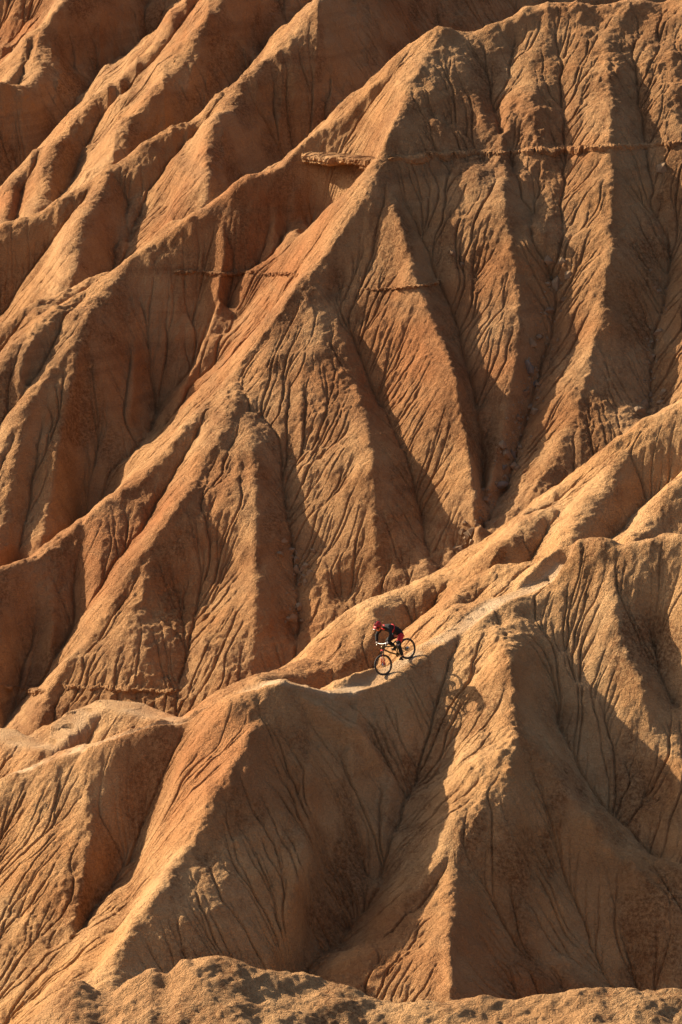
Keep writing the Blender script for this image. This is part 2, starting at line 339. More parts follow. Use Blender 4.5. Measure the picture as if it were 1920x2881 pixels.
# ------------------------------------------------------------------ erosion: water running down the fall line
def erode(H, g, seeds, iters, steps, k, seed=3):
    ny, nx = H.shape; rng = np.random.default_rng(seed)
    for it in range(iters):
        Hs = H if it else blur(H, 1)
        dy, dx = np.gradient(Hs, g)
        m = np.sqrt(dx * dx + dy * dy) + 1e-5
        dx = (-dx / m).ravel().astype(np.float32); dy = (-dy / m).ravel().astype(np.float32)
        px = rng.uniform(1, nx - 2, seeds).astype(np.float32); py = rng.uniform(1, ny - 2, seeds).astype(np.float32)
        vx = np.zeros(seeds, np.float32); vy = np.zeros(seeds, np.float32)
        Fl = np.zeros(ny * nx, np.float32); buf = []
        for st in range(steps):
            idx = (py + .5).astype(np.int32) * nx + (px + .5).astype(np.int32)
            if st > 3: buf.append(idx)
            vx = vx * .8 + dx[idx] * .2; vy = vy * .8 + dy[idx] * .2
            sp = np.sqrt(vx * vx + vy * vy) + 1e-4
            px += vx / sp; py += vy / sp
            np.clip(px, 1, nx - 2, out=px); np.clip(py, 1, ny - 2, out=py)
            if len(buf) == 16 or st == steps - 1:
                Fl += np.bincount(np.concatenate(buf), minlength=ny * nx).astype(np.float32); buf = []
        Fl = Fl.reshape(ny, nx)
        Fl[:3] = 0; Fl[-3:] = 0; Fl[:, :3] = 0; Fl[:, -3:] = 0
        mean = seeds * steps / (nx * ny)
        q = np.minimum(Fl / mean, 10); q = .6 * q + .4 * blur(q, 1)
        cutv = k * np.clip(np.log(q + .3) - .1, -.4, 3)
        cutv *= np.clip((m - .25) / .5, .15, 1)         # water bites on the steep ground only
        H = H - cutv.astype(np.float32)
        H = H * .9 + blur(H, 1) * .1
    return H, blur(np.minimum(Fl / mean, 14), 1)

def region(x0, x1, y0, y1, g, seed, seeds_per=.28, Hc=None, steps=110, k=.028, iters=4):
    nx = int(round((x1 - x0) / g)) + 1; ny = int(round((y1 - y0) / g)) + 1
    h = cubic_up(Hc, ny, nx, (y0 - Y0) / GC, (y1 - Y0) / GC, (x0 - X0) / GC, (x1 - X0) / GC).astype(np.float32)
    for sc, am in ((2.4, .16), (1.1, .07), (.55, .028), (.3, .016), (.15, .009)):
        h += am * noise(x0, x1, y0, y1, ny, nx, sc, seed + int(sc * 100))
    ys = (y0 + np.arange(ny, dtype=np.float32) * g)[:, None]; far = np.clip((ys - 199) / 8, 0, 1)
    h -= (.05 + .09 * far) * np.abs(noise(x0, x1, y0, y1, ny, nx, 1.5, seed + 51, 4.0)) + (.035 + .05 * far) * np.abs(noise(x0, x1, y0, y1, ny, nx, .6, seed + 52, 5.0))
    h, fl = erode(h, g, int(nx * ny * .2), 2, int(5.5 / g), k * 1.1, seed)
    h += .008 * noise(x0, x1, y0, y1, ny, nx, .2, seed + 77)
    h, fl = erode(h, g, int(nx * ny * .4), iters, int(1.9 / g), k, seed + 5)
    h += np.clip(.8 + .6 * noise(x0, x1, y0, y1, ny, nx, 2.2, seed + 6), .15, 1.8) * (.010 * noise(x0, x1, y0, y1, ny, nx, .13, seed + 8) + .012 * noise(x0, x1, y0, y1, ny, nx, .22, seed + 4)) + .006 * noise(x0, x1, y0, y1, ny, nx, .07, seed + 9)
    return h, fl, (x0, y0, g)

def grid_mesh(name, h, fl, x0, y0, g, mat, pale=None):
    ny, nx = h.shape
    co = np.empty((ny, nx, 3), np.float32)
    co[..., 0] = x0 + np.arange(nx) * g; co[..., 1] = (y0 + np.arange(ny) * g)[:, None]; co[..., 2] = h
    me = bpy.data.meshes.new(name); me.vertices.add(nx * ny); me.vertices.foreach_set('co', co.ravel())
    i = (np.arange(ny - 1)[:, None] * nx + np.arange(nx - 1)).astype(np.int32)
    q = np.stack([i, i + 1, i + nx + 1, i + nx], -1).reshape(-1, 4)
    n = len(q)
    me.loops.add(n * 4); me.loops.foreach_set('vertex_index', q.ravel())
    me.polygons.add(n); me.polygons.foreach_set('loop_start', np.arange(0, n * 4, 4, dtype=np.int32))
    me.update(calc_edges=True)
    me.polygons.foreach_set('use_smooth', np.ones(n, bool))
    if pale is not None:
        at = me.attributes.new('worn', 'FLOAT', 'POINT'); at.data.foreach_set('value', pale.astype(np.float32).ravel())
    me.materials.append(mat)
    o = bpy.data.objects.new(name, me); COL.objects.link(o); o['kind'] = 'structure'
    return o

# ------------------------------------------------------------------ materials
def clay(name, cols, red, strata, bump=1.0, crack=6.0):
    m = bpy.data.materials.new(name); m.use_nodes = True; t = m.node_tree; N = t.nodes; L = t.links
    b = N['Principled BSDF']; b.inputs['Roughness'].default_value = .95
    b.inputs['Specular IOR Level'].default_value = .15
    geo = N.new('ShaderNodeNewGeometry')
    def tex(kind, scale, **kw):
        n = N.new(kind); n.inputs['Scale'].default_value = scale
        for a, v in kw.items():
            if a in n.inputs: n.inputs[a].default_value = v
            else: setattr(n, a, v)
        L.new(geo.outputs['Position'], n.inputs['Vector']); return n
    def mapr(src, a, bb, c=0, d=1):
        n = N.new('ShaderNodeMapRange'); L.new(src, n.inputs[0])
        n.inputs[1].default_value = a; n.inputs[2].default_value = bb; n.inputs[3].default_value = c; n.inputs[4].default_value = d
        return n.outputs[0]
    def mix(f, a, bb, mode='MIX'):
        n = N.new('ShaderNodeMix'); n.data_type = 'RGBA'; n.blend_type = mode
        for s, v in ((0, f), (6, a), (7, bb)):
            if isinstance(v, (int, float)): n.inputs[s].default_value = v
            elif isinstance(v, tuple): n.inputs[s].default_value = (*v, 1)
            else: L.new(v, n.inputs[s])
        return n.outputs[2]
    n1 = tex('ShaderNodeTexNoise', .22, Detail=5.0, Roughness=.6)
    c = mix(mapr(n1.outputs[0], .35, .65), cols[0], cols[1])
    n2 = tex('ShaderNodeTexNoise', .11, Detail=4.0, Roughness=.55)
    c = mix(mapr(n2.outputs[0], .5, .68, 0, red), c, cols[2])
    n3 = tex('ShaderNodeTexNoise', 2.6, Detail=6.0, Roughness=.7)
    c = mix(mapr(n3.outputs[0], .42, .72, 0, .35), c, cols[3])
    # sediment layers: thin bands of other clays, level across the hill
    mp = N.new('ShaderNodeMapping'); mp.inputs['Scale'].default_value = (.05, .05, 1.6); L.new(geo.outputs['Position'], mp.inputs[0])
    ns = N.new('ShaderNodeTexNoise'); ns.inputs['Scale'].default_value = 1; ns.inputs['Detail'].default_value = 5; ns.inputs['Roughness'].default_value = .65; L.new(mp.outputs[0], ns.inputs[0])
    c = mix(mapr(ns.outputs[0], .52, .66, 0, strata), c, cols[4])
    # rust-brown stains, streaked down the beds and speckled
    ms = N.new('ShaderNodeMapping'); ms.inputs['Scale'].default_value = (.55, .30, .22); L.new(geo.outputs['Position'], ms.inputs[0])
    n5 = N.new('ShaderNodeTexNoise'); n5.inputs['Scale'].default_value = 1; n5.inputs['Detail'].default_value = 4; n5.inputs['Roughness'].default_value = .6; n5.inputs['Distortion'].default_value = .4; L.new(ms.outputs[0], n5.inputs['Vector'])
    n6 = tex('ShaderNodeTexNoise', 7.5, Detail=5.0, Roughness=.75)
    mm = N.new('ShaderNodeMath'); mm.operation = 'MULTIPLY'; L.new(mapr(n5.outputs[0], .46, .62), mm.inputs[0]); L.new(mapr(n6.outputs[0], .40, .60, .15, .85), mm.inputs[1])
    c = mix(mm.outputs[0], c, (.165, .068, .026))
    n4 = tex('ShaderNodeTexNoise', 16, Detail=5.0, Roughness=.7)
    c = mix(1.0, c, mix(mapr(n4.outputs[0], .3, .7), (.78, .76, .74), (1.12, 1.12, 1.12)), 'MULTIPLY')
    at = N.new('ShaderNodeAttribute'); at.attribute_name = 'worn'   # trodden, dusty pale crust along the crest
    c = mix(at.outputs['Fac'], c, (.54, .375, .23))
    L.new(c, b.inputs['Base Color'])
    # popcorn crust and drying cracks
    v = tex('ShaderNodeTexVoronoi', crack, feature='DISTANCE_TO_EDGE', Randomness=1.0)
    wv = tex('ShaderNodeTexNoise', 3.0, Detail=3.0)
    ad = N.new('ShaderNodeVectorMath'); ad.operation = 'ADD'; sc = N.new('ShaderNodeVectorMath'); sc.operation = 'SCALE'; sc.inputs['Scale'].default_value = .35
    L.new(wv.outputs['Color'], sc.inputs[0]); L.new(sc.outputs[0], ad.inputs[0]); L.new(geo.outputs['Position'], ad.inputs[1]); L.new(ad.outputs[0], v.inputs['Vector'])
    cr = mapr(v.outputs['Distance'], 0, .09)
    ng = tex('ShaderNodeTexNoise', 14, Detail=8.0, Roughness=.65)
    a1 = N.new('ShaderNodeMath'); a1.operation = 'MULTIPLY_ADD'; L.new(cr, a1.inputs[0]); a1.inputs[1].default_value = .25; L.new(ng.outputs[0], a1.inputs[2])
    bp = N.new('ShaderNodeBump'); bp.inputs['Strength'].default_value = 1.0; bp.inputs['Distance'].default_value = .075 * bump
    L.new(a1.outputs[0], bp.inputs['Height']); L.new(bp.outputs[0], b.inputs['Normal'])
    return m
TAN, OCH, RED, PALE, BAND = (.46, .285, .145), (.385, .21, .09), (.33, .135, .055), (.56, .38, .22), (.30, .165, .08)
DIM = lambda *cs: tuple((c[0] * 1.0, c[1] * .94, c[2] * .89) for c in cs)
m_back = clay('ochre_clay', DIM(TAN, OCH, RED, (.36, .17, .07), BAND), .75, .75)
m_frontr = clay('tan_clay', DIM((.54, .35, .18), (.45, .255, .11), RED, (.40, .20, .085), BAND), .7, .3)
m_bank = clay('pale_clay', ((.60, .39, .20), (.55, .32, .14), (.36, .17, .075), (.44, .245, .11), BAND), .5, .1, 1.6, 3.0)

# ------------------------------------------------------------------ build hills
hA, fA, gA = region(-16, 16, 131, 167.2, .03, 11, Hc=H, k=.0125)
# the track worn by wheels along the crest where the rider comes down
def bench(h, x0, y0, g, a, b, wid=.42, ext=1.0):
    nx = h.shape[1]; ny = h.shape[0]
    xs = (x0 + np.arange(nx) * g)[None, :]; ys = (y0 + np.arange(ny) * g)[:, None]
    L = math.hypot(b[0] - a[0], b[1] - a[1]); ex, ey = (b[0] - a[0]) / L, (b[1] - a[1]) / L
    t = (xs - a[0]) * ex + (ys - a[1]) * ey; q = np.abs((ys - a[1]) * ex - (xs - a[0]) * ey)
    z = a[2] + (b[2] - a[2]) * t / L
    out = np.maximum(np.maximum(-t - .3, t - L - .3), 0) / ext
    wgt = np.clip(1.5 - q / wid, 0, 1) * np.clip(1 - out, 0, 1); wgt = wgt * wgt * (3 - 2 * wgt)
    return (h * (1 - wgt) + z * wgt).astype(np.float32)
REAR = P(945, 1512, 151.05); FRONTW = P(888, 1551, 150.25)
def track(h, x0, y0, g, line, wid, back, drop=.06):
    worn = np.zeros_like(h); W = np.zeros_like(h); Z = np.zeros_like(h)
    p = spline([P(*q) for q in line], .5); rng = np.random.default_rng(4)
    wob = np.interp(np.arange(len(p)), np.arange(0, len(p) + 4, 4), rng.uniform(.6, 1.3, len(np.arange(0, len(p) + 4, 4))))
    for k, (a, b) in enumerate(zip(p[:-1], p[1:])):
        a = a + np.array([0, back, -drop]); b = b + np.array([0, back, -drop]); R = 2.0
        i0_, i1_ = [int(np.clip((v - x0) / g, 0, h.shape[1])) for v in (min(a[0], b[0]) - R, max(a[0], b[0]) + R)]
        j0_, j1_ = [int(np.clip((v - y0) / g, 0, h.shape[0])) for v in (min(a[1], b[1]) - R, max(a[1], b[1]) + R)]
        xs = (x0 + np.arange(i0_, i1_) * g)[None, :] - a[0]; ys = (y0 + np.arange(j0_, j1_) * g)[:, None] - a[1]
        t = np.clip((xs * (b[0] - a[0]) + ys * (b[1] - a[1])) / max(1e-6, (b[0] - a[0]) ** 2 + (b[1] - a[1]) ** 2), 0, 1)
        d = np.hypot(xs - t * (b[0] - a[0]), ys - t * (b[1] - a[1]))
        wg = np.clip(1.6 - d / (wid * wob[k]), 0, 1); wg = wg * wg * (3 - 2 * wg)
        sl = (slice(j0_, j1_), slice(i0_, i1_)); up = wg > W[sl]
        W[sl][up] = wg[up]; Z[sl][up] = (a[2] + (b[2] - a[2]) * t)[up]
    return h * (1 - W) + Z * W + W * .2 * (h - blur(h, 3)), W
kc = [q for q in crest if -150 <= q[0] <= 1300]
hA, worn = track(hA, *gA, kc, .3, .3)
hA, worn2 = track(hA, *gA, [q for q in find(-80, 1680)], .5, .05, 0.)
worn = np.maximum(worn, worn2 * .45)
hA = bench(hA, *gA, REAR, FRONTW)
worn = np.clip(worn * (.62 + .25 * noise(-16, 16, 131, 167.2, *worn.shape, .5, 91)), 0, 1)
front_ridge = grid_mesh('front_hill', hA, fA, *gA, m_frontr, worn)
hB, fB, gB = region(-23, 23, 167.2, 252, .035, 23, Hc=H, k=.0115)
back_hill = grid_mesh('back_hill', hB, fB, *gB, m_back)
print("hills", round(time.time() - T0, 1))
# near bank
g = .04; x0, x1, y0, y1 = -13., 13., 112., 131.
nx, ny = int((x1 - x0) / g) + 1, int((y1 - y0) / g) + 1
bx = np.linspace(x0, x1, nx).astype(np.float32); by = np.linspace(y0, y1, ny).astype(np.float32)
pf = np.array([P(*q) for q in FRONT[0]])
kern = np.hanning(17) / np.hanning(17).sum()
sm = lambda v: np.convolve(np.pad(v, 8, mode='edge'), kern, 'valid')[None, :]
cz = sm(np.interp(bx, pf[:, 0], pf[:, 2])); cy = sm(np.interp(bx, pf[:, 0], pf[:, 1]))
dd = by[:, None] - cy
hC = (cz - np.where(dd > 0, .95, .16) * (np.sqrt(dd * dd + .04) - .2)).astype(np.float32)
for sc, am in ((2.2, .12), (.9, .06), (.4, .03), (.2, .018), (.1, .010)):
    hC += am * noise(x0, x1, y0, y1, ny, nx, sc, 40 + int(sc * 50))
bank = grid_mesh('near_bank', hC, None, x0, y0, g, m_bank)
# wide floor of the badlands around and below everything
def ground_z(x, y):
    return np.interp(y, [-50, 100, 126, 140, 160, 170, 200, 244, 400, 3000], [-30, -31, -30, -26, -22, -24, -19, -11, -8, -8])
gxs = np.concatenate([np.linspace(-3000, -60, 20), np.linspace(-50, 50, 60), np.linspace(60, 3000, 20)])
gys = np.concatenate([np.linspace(-1500, 60, 16), np.linspace(70, 260, 90), np.linspace(280, 3500, 24)])
me = bpy.data.meshes.new('ground')
rng = np.random.default_rng(1)
vs = [(x, y, float(ground_z(x, y)) - .3 * rng.random()) for y in gys for x in gxs]; n = len(gxs)
me.from_pydata(vs, [], [(j * n + i, j * n + i + 1, (j + 1) * n + i + 1, (j + 1) * n + i) for j in range(len(gys) - 1) for i in range(n - 1)])
me.materials.append(m_back); o = bpy.data.objects.new('ground', me); COL.objects.link(o); o['kind'] = 'structure'
print("terrain done", round(time.time() - T0, 1))

# ------------------------------------------------------------------ small materials
def mat(name, col, rough=.6, metal=0., noise_amt=.25, nscale=30):
    m = bpy.data.materials.new(name); m.use_nodes = True; t = m.node_tree; b = t.nodes['Principled BSDF']
    b.inputs['Roughness'].default_value = rough; b.inputs['Metallic'].default_value = metal
    n = t.nodes.new('ShaderNodeTexNoise'); n.inputs['Scale'].default_value = nscale; n.inputs['Detail'].default_value = 4
    g = t.nodes.new('ShaderNodeTexCoord'); t.links.new(g.outputs['Object'], n.inputs['Vector'])
    x = t.nodes.new('ShaderNodeMix'); x.data_type = 'RGBA'; t.links.new(n.outputs[0], x.inputs[0])
    x.inputs[6].default_value = (*[c * (1 - noise_amt) for c in col], 1); x.inputs[7].default_value = (*[min(1, c * (1 + noise_amt)) for c in col], 1)
    t.links.new(x.outputs[2], b.inputs['Base Color'])
    bp = t.nodes.new('ShaderNodeBump'); bp.inputs['Strength'].default_value = .3; bp.inputs['Distance'].default_value = .01
    t.links.new(n.outputs[0], bp.inputs['Height']); t.links.new(bp.outputs[0], b.inputs['Normal'])
    return m
def link(name, me, m=None, parent=None):
    if m is not None: me.materials.append(m)
    o = bpy.data.objects.new(name, me); COL.objects.link(o)
    if parent is not None: o.parent = parent
    return o
def tag(o, label, cat, group=None):
    o['label'] = label; o['category'] = cat
    if group: o['group'] = group
    return o
def topz(x, y):
    if y > 167.2: h, (ax, ay, gg) = hB, gB
    else: h, (ax, ay, gg) = hA, gA
    return float(bil(h, np.array([x]), np.array([y]), ax, ay, gg)[0])
def castf(u, v, far=True):
    h, (ax, ay, gg) = (hB, gB) if far else (hA, gA)
    d = ray(u, v); ys = np.arange(ay + .2, ay + gg * (h.shape[0] - 2), .03); t = ys / d[1]
    z = CAM_Z + d[2] * t; x = d[0] * t
    hit = np.nonzero(bil(h, x, ys, ax, ay, gg) > z)[0]
    k = hit[0] if len(hit) else len(ys) - 1
    return np.array([x[k], ys[k], z[k]])

# ------------------------------------------------------------------ rock ledges (harder beds that stick out of the hill)
m_rock = {'grey': mat('grey_rock', (.17, .13, .10), .95, 0, .3, 6), 'tan': mat('tan_rock', (.26, .16, .085), .9, 0, .25, 6), 'brown': mat('brown_rock', (.20, .11, .055), .95, 0, .3, 6)}
def ledge(pts, label, out=.2, th=.3, direct=False, seed=1, gap=.14):
    rng = np.random.default_rng(seed)
    dens = []
    for (a, b) in zip(pts[:-1], pts[1:]):
        n = max(2, int(math.hypot(b[0] - a[0], b[1] - a[1]) / 5))
        dens += [tuple(np.array(a) + (np.array(b) - np.array(a)) * k / n) for k in range(n)]
    dens.append(pts[-1])
    jv = np.interp(np.arange(len(dens)), np.arange(0, len(dens) + 5, 5), rng.normal(size=len(np.arange(0, len(dens) + 5, 5)))) * (0 if direct else 2.2)
    dens = [(q[0], q[1] + e, *q[2:]) for q, e in zip(dens, jv)]
    p = np.array([P(*q) if direct else castf(*q) for q in dens])
    for _ in range(2): p[1:-1] = (p[:-2] + 2 * p[1:-1] + p[2:]) / 4
    L = np.concatenate([[0], np.cumsum(np.linalg.norm(np.diff(p[:, :2], axis=0), axis=1))])
    n = int(L[-1] / .07); q = np.stack([np.interp(np.linspace(0, L[-1], n), L, p[:, i]) for i in range(3)], 1)
    tg = np.gradient(q[:, :2], axis=0); 
    for _ in range(30): tg[1:-1] = (tg[:-2] + 2 * tg[1:-1] + tg[2:]) / 4
    tg /= np.linalg.norm(tg, axis=1)[:, None] + 1e-9
    nm = np.stack([tg[:, 1], -tg[:, 0]], 1)
    nm[nm[:, 1] > 0] *= -1
    jn = lambda sc: np.interp(np.arange(n), np.arange(0, n + sc, sc), rng.normal(size=len(np.arange(0, n + sc, sc))))
    # blocks between joints
    o_ = np.zeros(n); t_ = np.zeros(n); k = 0
    while k < n:
        w_ = int(rng.uniform(8, 45)); o_[k:k + w_] = rng.uniform(-.6, .4) if rng.random() > gap else -1.6; t_[k:k + w_] = rng.uniform(-.35, .3); k += w_
        if k < n: o_[k - 1:k + 1] = -.9
    ou = out * (1 + o_) + .03 * jn(3) + .05 * jn(12); tt = th * (1 + t_) + .015 * jn(3)
    tap = np.clip(np.minimum(np.arange(n), np.arange(n)[::-1]) / (n * .06 + 1), 0, 1); ou = ou * tap - (1 - tap) * .1
    prof = [(-.9, .0), (-.25, .10), (.55, .04), (.92, -.10), (1.0, -.45), (.85, -.62), (.93, -.80), (.6, -1.0), (-.9, -1.15)]
    vs = []; m = len(prof)
    for i in range(n):
        for (a, b) in prof:
            r_ = ou[i] * a if a > 0 else a * .8
            r_ += rng.normal() * .028
            vs.append((q[i, 0] + nm[i, 0] * r_, q[i, 1] + nm[i, 1] * r_, q[i, 2] + b * tt[i] + th * .12 + rng.normal() * .02))
    fs = [(i * m + j, i * m + (j + 1) % m, (i + 1) * m + (j + 1) % m, (i + 1) * m + j) for i in range(n - 1) for j in range(m)]
    fs += [tuple(range(m))[::-1], tuple((n - 1) * m + j for j in range(m))]
    me = bpy.data.meshes.new('rock_ledge'); me.from_pydata(vs, [], fs); me.update()
    return tag(link('rock_ledge', me, m_back), label, 'rock ledge')
ledge([(688,356,198.7),(700,354,198.5),(730,357,197.9),(775,362,196.6),(830,366,195),(868,369,193.6),(892,368,192.7)], 'overhanging rock shelf at the left tip of the upper pyramid over a dark hollow', .42, .42, True, 3, 0)
ledge([(895,364),(960,358),(1060,353),(1130,352),(1200,346),(1300,341),(1400,337),(1500,334),(1600,328)], 'long broken rock band crossing the upper right slope below the pyramid', .2, .5, seed=4, gap=0)
ledge([(283,616),(360,620),(450,622),(540,624),(620,626),(688,632)], 'thin dark rock band from the left crest knob to the main spur', .14, .14, seed=5)
ledge([(742,664),(800,662),(880,660),(950,654),(1015,646)], 'short thin rock band right of the main spur at mid height', .14, .13, seed=6)
ledge([(0,1574),(50,1580),(108,1590)], 'dark undercut rock band at the left edge above the pale saddle', .22, .24, seed=7)
ledge([(132,1578),(180,1580),(280,1582),(350,1583),(420,1586)], 'flat layered rock band across the foot of the lower left spur', .2, .22, seed=8)

def rock(u, v, size, kind, label, seed, asp=(1, .9, .8), far=True):
    c = castf(u, v, far); rng = np.random.default_rng(seed)
    bm = bmesh.new(); bmesh.ops.create_icosphere(bm, subdivisions=3, radius=1)
    pl = [(Vector(rng.normal(size=3)).normalized(), rng.uniform(.42, .75)) for _ in range(13)]
    for w_ in bm.verts:
        for nn, dd_ in pl:
            e = w_.co.dot(nn) - dd_
            if e > 0: w_.co -= nn * e * .98
        w_.co += Vector(rng.normal(size=3)) * .018
        w_.co = Vector((w_.co.x * asp[0], w_.co.y * asp[1], w_.co.z * asp[2])) * size
    me = bpy.data.meshes.new('boulder'); bm.to_mesh(me); bm.free()
    o = link('boulder', me, m_rock[kind]); o.location = (c[0], c[1] + size * .25, c[2] - size * .02); o.rotation_euler = tuple(rng.uniform(-.4, .4, 3))
    return tag(o, label, 'boulder', 'boulders lying in the gullies')
G = 'the long rocky gully'
for k, (u, v, sz, kd, lb, asp) in enumerate([
    (1178,1044,.24,'grey','small pale grey boulder standing alone on the right side of the long rocky gully',(.9,.8,1.1)),
    (1145,1118,.38,'grey','wide flat grey slab near the bottom of the long rocky gully',(1.2,.8,.55)),
    (1118,1150,.24,'tan','tan block just below left of the wide grey slab',(1,.9,.7)),
    (1083,1228,.36,'tan','squarish tan boulder at the foot of the long rocky gully',(.9,.9,1)),
    (1058,1262,.26,'brown','lowest brown boulder of the long rocky gully above the sunlit ridge',(1,.8,.8)),
    (1216,850,.42,'grey','large grey boulder heading the pile halfway up the long rocky gully',(.9,.8,1.1)),
    (1232,885,.30,'grey','grey boulder on the right edge of the pile halfway up the long gully',(.9,.8,1)),
    (1206,905,.36,'brown','brown boulder in the middle of the pile halfway up the long gully',(1.1,.8,.8)),
    (1222,935,.32,'tan','flat tan boulder at the bottom of the pile halfway up the long gully',(1.2,.8,.6)),
    (1192,962,.26,'brown','brown boulder a little below the pile in the long gully',(.9,.8,1)),
    (1158,1075,.22,'grey','grey stone between the pale boulder and the wide slab',(1,.8,.8)),
    (1278,665,.46,'tan','big rounded tan boulder in the upper right branch of the gully',(.8,.8,1.2)),
    (1262,715,.28,'brown','brown boulder under the big rounded one in the upper gully branch',(1,.8,.8)),
    (1298,690,.24,'brown','small brown boulder right beside the big rounded one',(.8,.8,1)),
    (1040,586,.34,'brown','tall dark boulder in the small gully under the long rock band',(.7,.8,1.2)),
    (1060,612,.22,'brown','small dark boulder at the lower right of the tall dark one',(1,.8,.8)),
    (1468,944,.40,'tan','big tan boulder in the far right gully just above the sunlit ridge',(1,.8,.9)),
    (1524,392,.46,'tan','big smooth tan boulder high at the right edge under the long rock band',(.9,.8,1)),
    (684,1312,.26,'tan','tan clod at the top of the middle gully left of the rider',(.9,.8,1)),
    (690,1345,.22,'brown','brown clod lower in the middle gully left of the rider',(1,.8,.9))]):
    rock(u, v, sz, kd, lb, 100 + k, asp)
# small rubble down the gully floors
rng = np.random.default_rng(8); bm = bmesh.new()
for gl, cnt in (([(1290,600),(1240,800),(1205,940),(1170,1060),(1110,1180),(1045,1300)], 170), ([(1525,600),(1495,850),(1488,950)], 60), ([(688,1240),(690,1320),(680,1440)], 50), ([(930,1560),(1010,1460)], 0)):
    gp = np.array(gl, float)
    for _ in range(cnt):
        t = rng.uniform(0, len(gp) - 1.001); i = int(t); q = gp[i] + (gp[i + 1] - gp[i]) * (t - i) + rng.normal(size=2) * (16, 8)
        c = castf(*q); s_ = .05 * rng.random() ** -.45; s_ = min(s_, .2); c[2] -= s_ * .1
        r = bmesh.ops.create_icosphere(bm, subdivisions=1, radius=s_, matrix=Matrix.Translation(c))
        for w_ in r['verts']: w_.co += Vector(rng.normal(size=3)) * s_ * .22
me = bpy.data.meshes.new('rubble'); bm.to_mesh(me); bm.free()
o = link('rubble', me, m_rock['tan']); o['kind'] = 'stuff'; o['label'] = 'loose stones strewn down the gully floors'; o['category'] = 'rubble'

# ------------------------------------------------------------------ bicycle, built in its own frame: x forward, y left, z up, origin under the rear wheel
fx = Vector(FRONTW - REAR).normalized()
lf = Vector((0, 0, 1)).cross(fx).normalized(); up0 = fx.cross(lf)
ROLL = math.radians(15)
upv = (up0 * math.cos(ROLL) - lf * math.sin(ROLL)).normalized(); lfv = upv.cross(fx).normalized()
BM = Matrix((fx, lfv, upv)).transposed().to_4x4(); BM.translation = Vector(REAR)
def tube(bm, pts, r, seg=10, r2=None):
    pts = [Vector(p) for p in pts]; prev = None; n = len(pts)
    for i, p in enumerate(pts):
        d = (pts[min(i + 1, n - 1)] - pts[max(i - 1, 0)]).normalized()
        a = d.orthogonal().normalized() if prev is None else (prev - d * prev.dot(d)).normalized()
        prev = a; b = d.cross(a); rr = r if r2 is None else r + (r2 - r) * i / (n - 1)
        ring = [bm.verts.new(p + (a * math.cos(2 * math.pi * k / seg) + b * math.sin(2 * math.pi * k / seg)) * rr) for k in range(seg)]
        if i: 
            for k in range(seg): bm.faces.new((last[k], last[(k + 1) % seg], ring[(k + 1) % seg], ring[k]))
        else: bm.faces.new(ring[::-1])
        last = ring
    bm.faces.new(last)
def torus(bm, R, r, knob=0., seg=56, ms=10, flat=1.0):
    vs = []
    for i in range(seg):
        a = 2 * math.pi * i / seg
        for j in range(ms):
            b = 2 * math.pi * j / ms; rr = r + (knob if (i + j) % 2 and math.cos(b) > -.2 else 0)
            R2 = R + rr * math.cos(b); vs.append(bm.verts.new((R2 * math.cos(a), rr * math.sin(b) * flat, R2 * math.sin(a))))
    for i in range(seg):
        for j in range(ms):
            bm.faces.new((vs[i * ms + j], vs[i * ms + (j + 1) % ms], vs[((i + 1) % seg) * ms + (j + 1) % ms], vs[((i + 1) % seg) * ms + j]))
def part(name, fn, m, parent, smooth=True, label=None):
    bm = bmesh.new(); fn(bm); bmesh.ops.recalc_face_normals(bm, faces=bm.faces)
    for f in bm.faces: f.smooth = smooth
    me = bpy.data.meshes.new(name); bm.to_mesh(me); bm.free()
    o = link(name, me, m, parent)
    if label: o['label'] = label
    return o
rubber = mat('rubber', (.035, .03, .028), .8); black = mat('black_metal', (.025, .024, .024), .4, .3); gold = mat('bronze_paint', (.15, .105, .035), .35, .4)
redp = mat('red_paint', (.42, .02, .015), .35); silver = mat('steel', (.55, .53, .5), .3, .9); tanwall = mat('tan_sidewall', (.16, .10, .045), .7)
cloth_k = mat('black_cloth', (.009, .0085, .010), .85); cloth_r = mat('red_cloth', (.62, .015, .02), .7); grey_c = mat('grey_cloth', (.33, .30, .30), .8)
skin = mat('skin', (.52, .30, .20), .6); white = mat('white_plastic', (.75, .73, .70), .35); orange = mat('orange_plastic', (.75, .16, .02), .35); lens = mat('goggle_lens', (.12, .05, .03), .1, .5)
bike = bpy.data.objects.new('mountain_bike', None); COL.objects.link(bike); bike.matrix_world = BM
tag(bike, 'mountain bike with red front fork and bronze frame rolling down the sunlit crest', 'bicycle')
WR = .365; BB = Vector((.43, 0, .36)); HUBR = Vector((0, 0, WR)); HUBF = Vector((1.18, 0, WR))
HT, HB = Vector((.915, 0, .96)), Vector((.965, 0, .85))
def frame(bm):
    tube(bm, [HT, HB], .032, 12)
    tube(bm, [HB + Vector((-.01, 0, .02)), (.70, 0, .58), BB], .030, 12)
    tube(bm, [HT + Vector((.01, 0, -.02)), (.62, 0, .78), (.36, 0, .66)], .024, 12)
    tube(bm, [BB, (.37, 0, .62), (.34, 0, .72)], .020, 10)
    for s_ in (-1, 1):
        tube(bm, [BB + Vector((-.02, .03 * s_, 0)), (.2, .06 * s_, .37), HUBR + Vector((0, .065 * s_, 0))], .013, 8)
        tube(bm, [(.38, .02 * s_, .62), (.22, .055 * s_, .52), HUBR + Vector((0, .065 * s_, 0))], .011, 8)
fr = part('frame', frame, gold, bike)
part('seat_post', lambda bm: tube(bm, [(.34, 0, .71), (.315, 0, .80)], .014), black, bike)
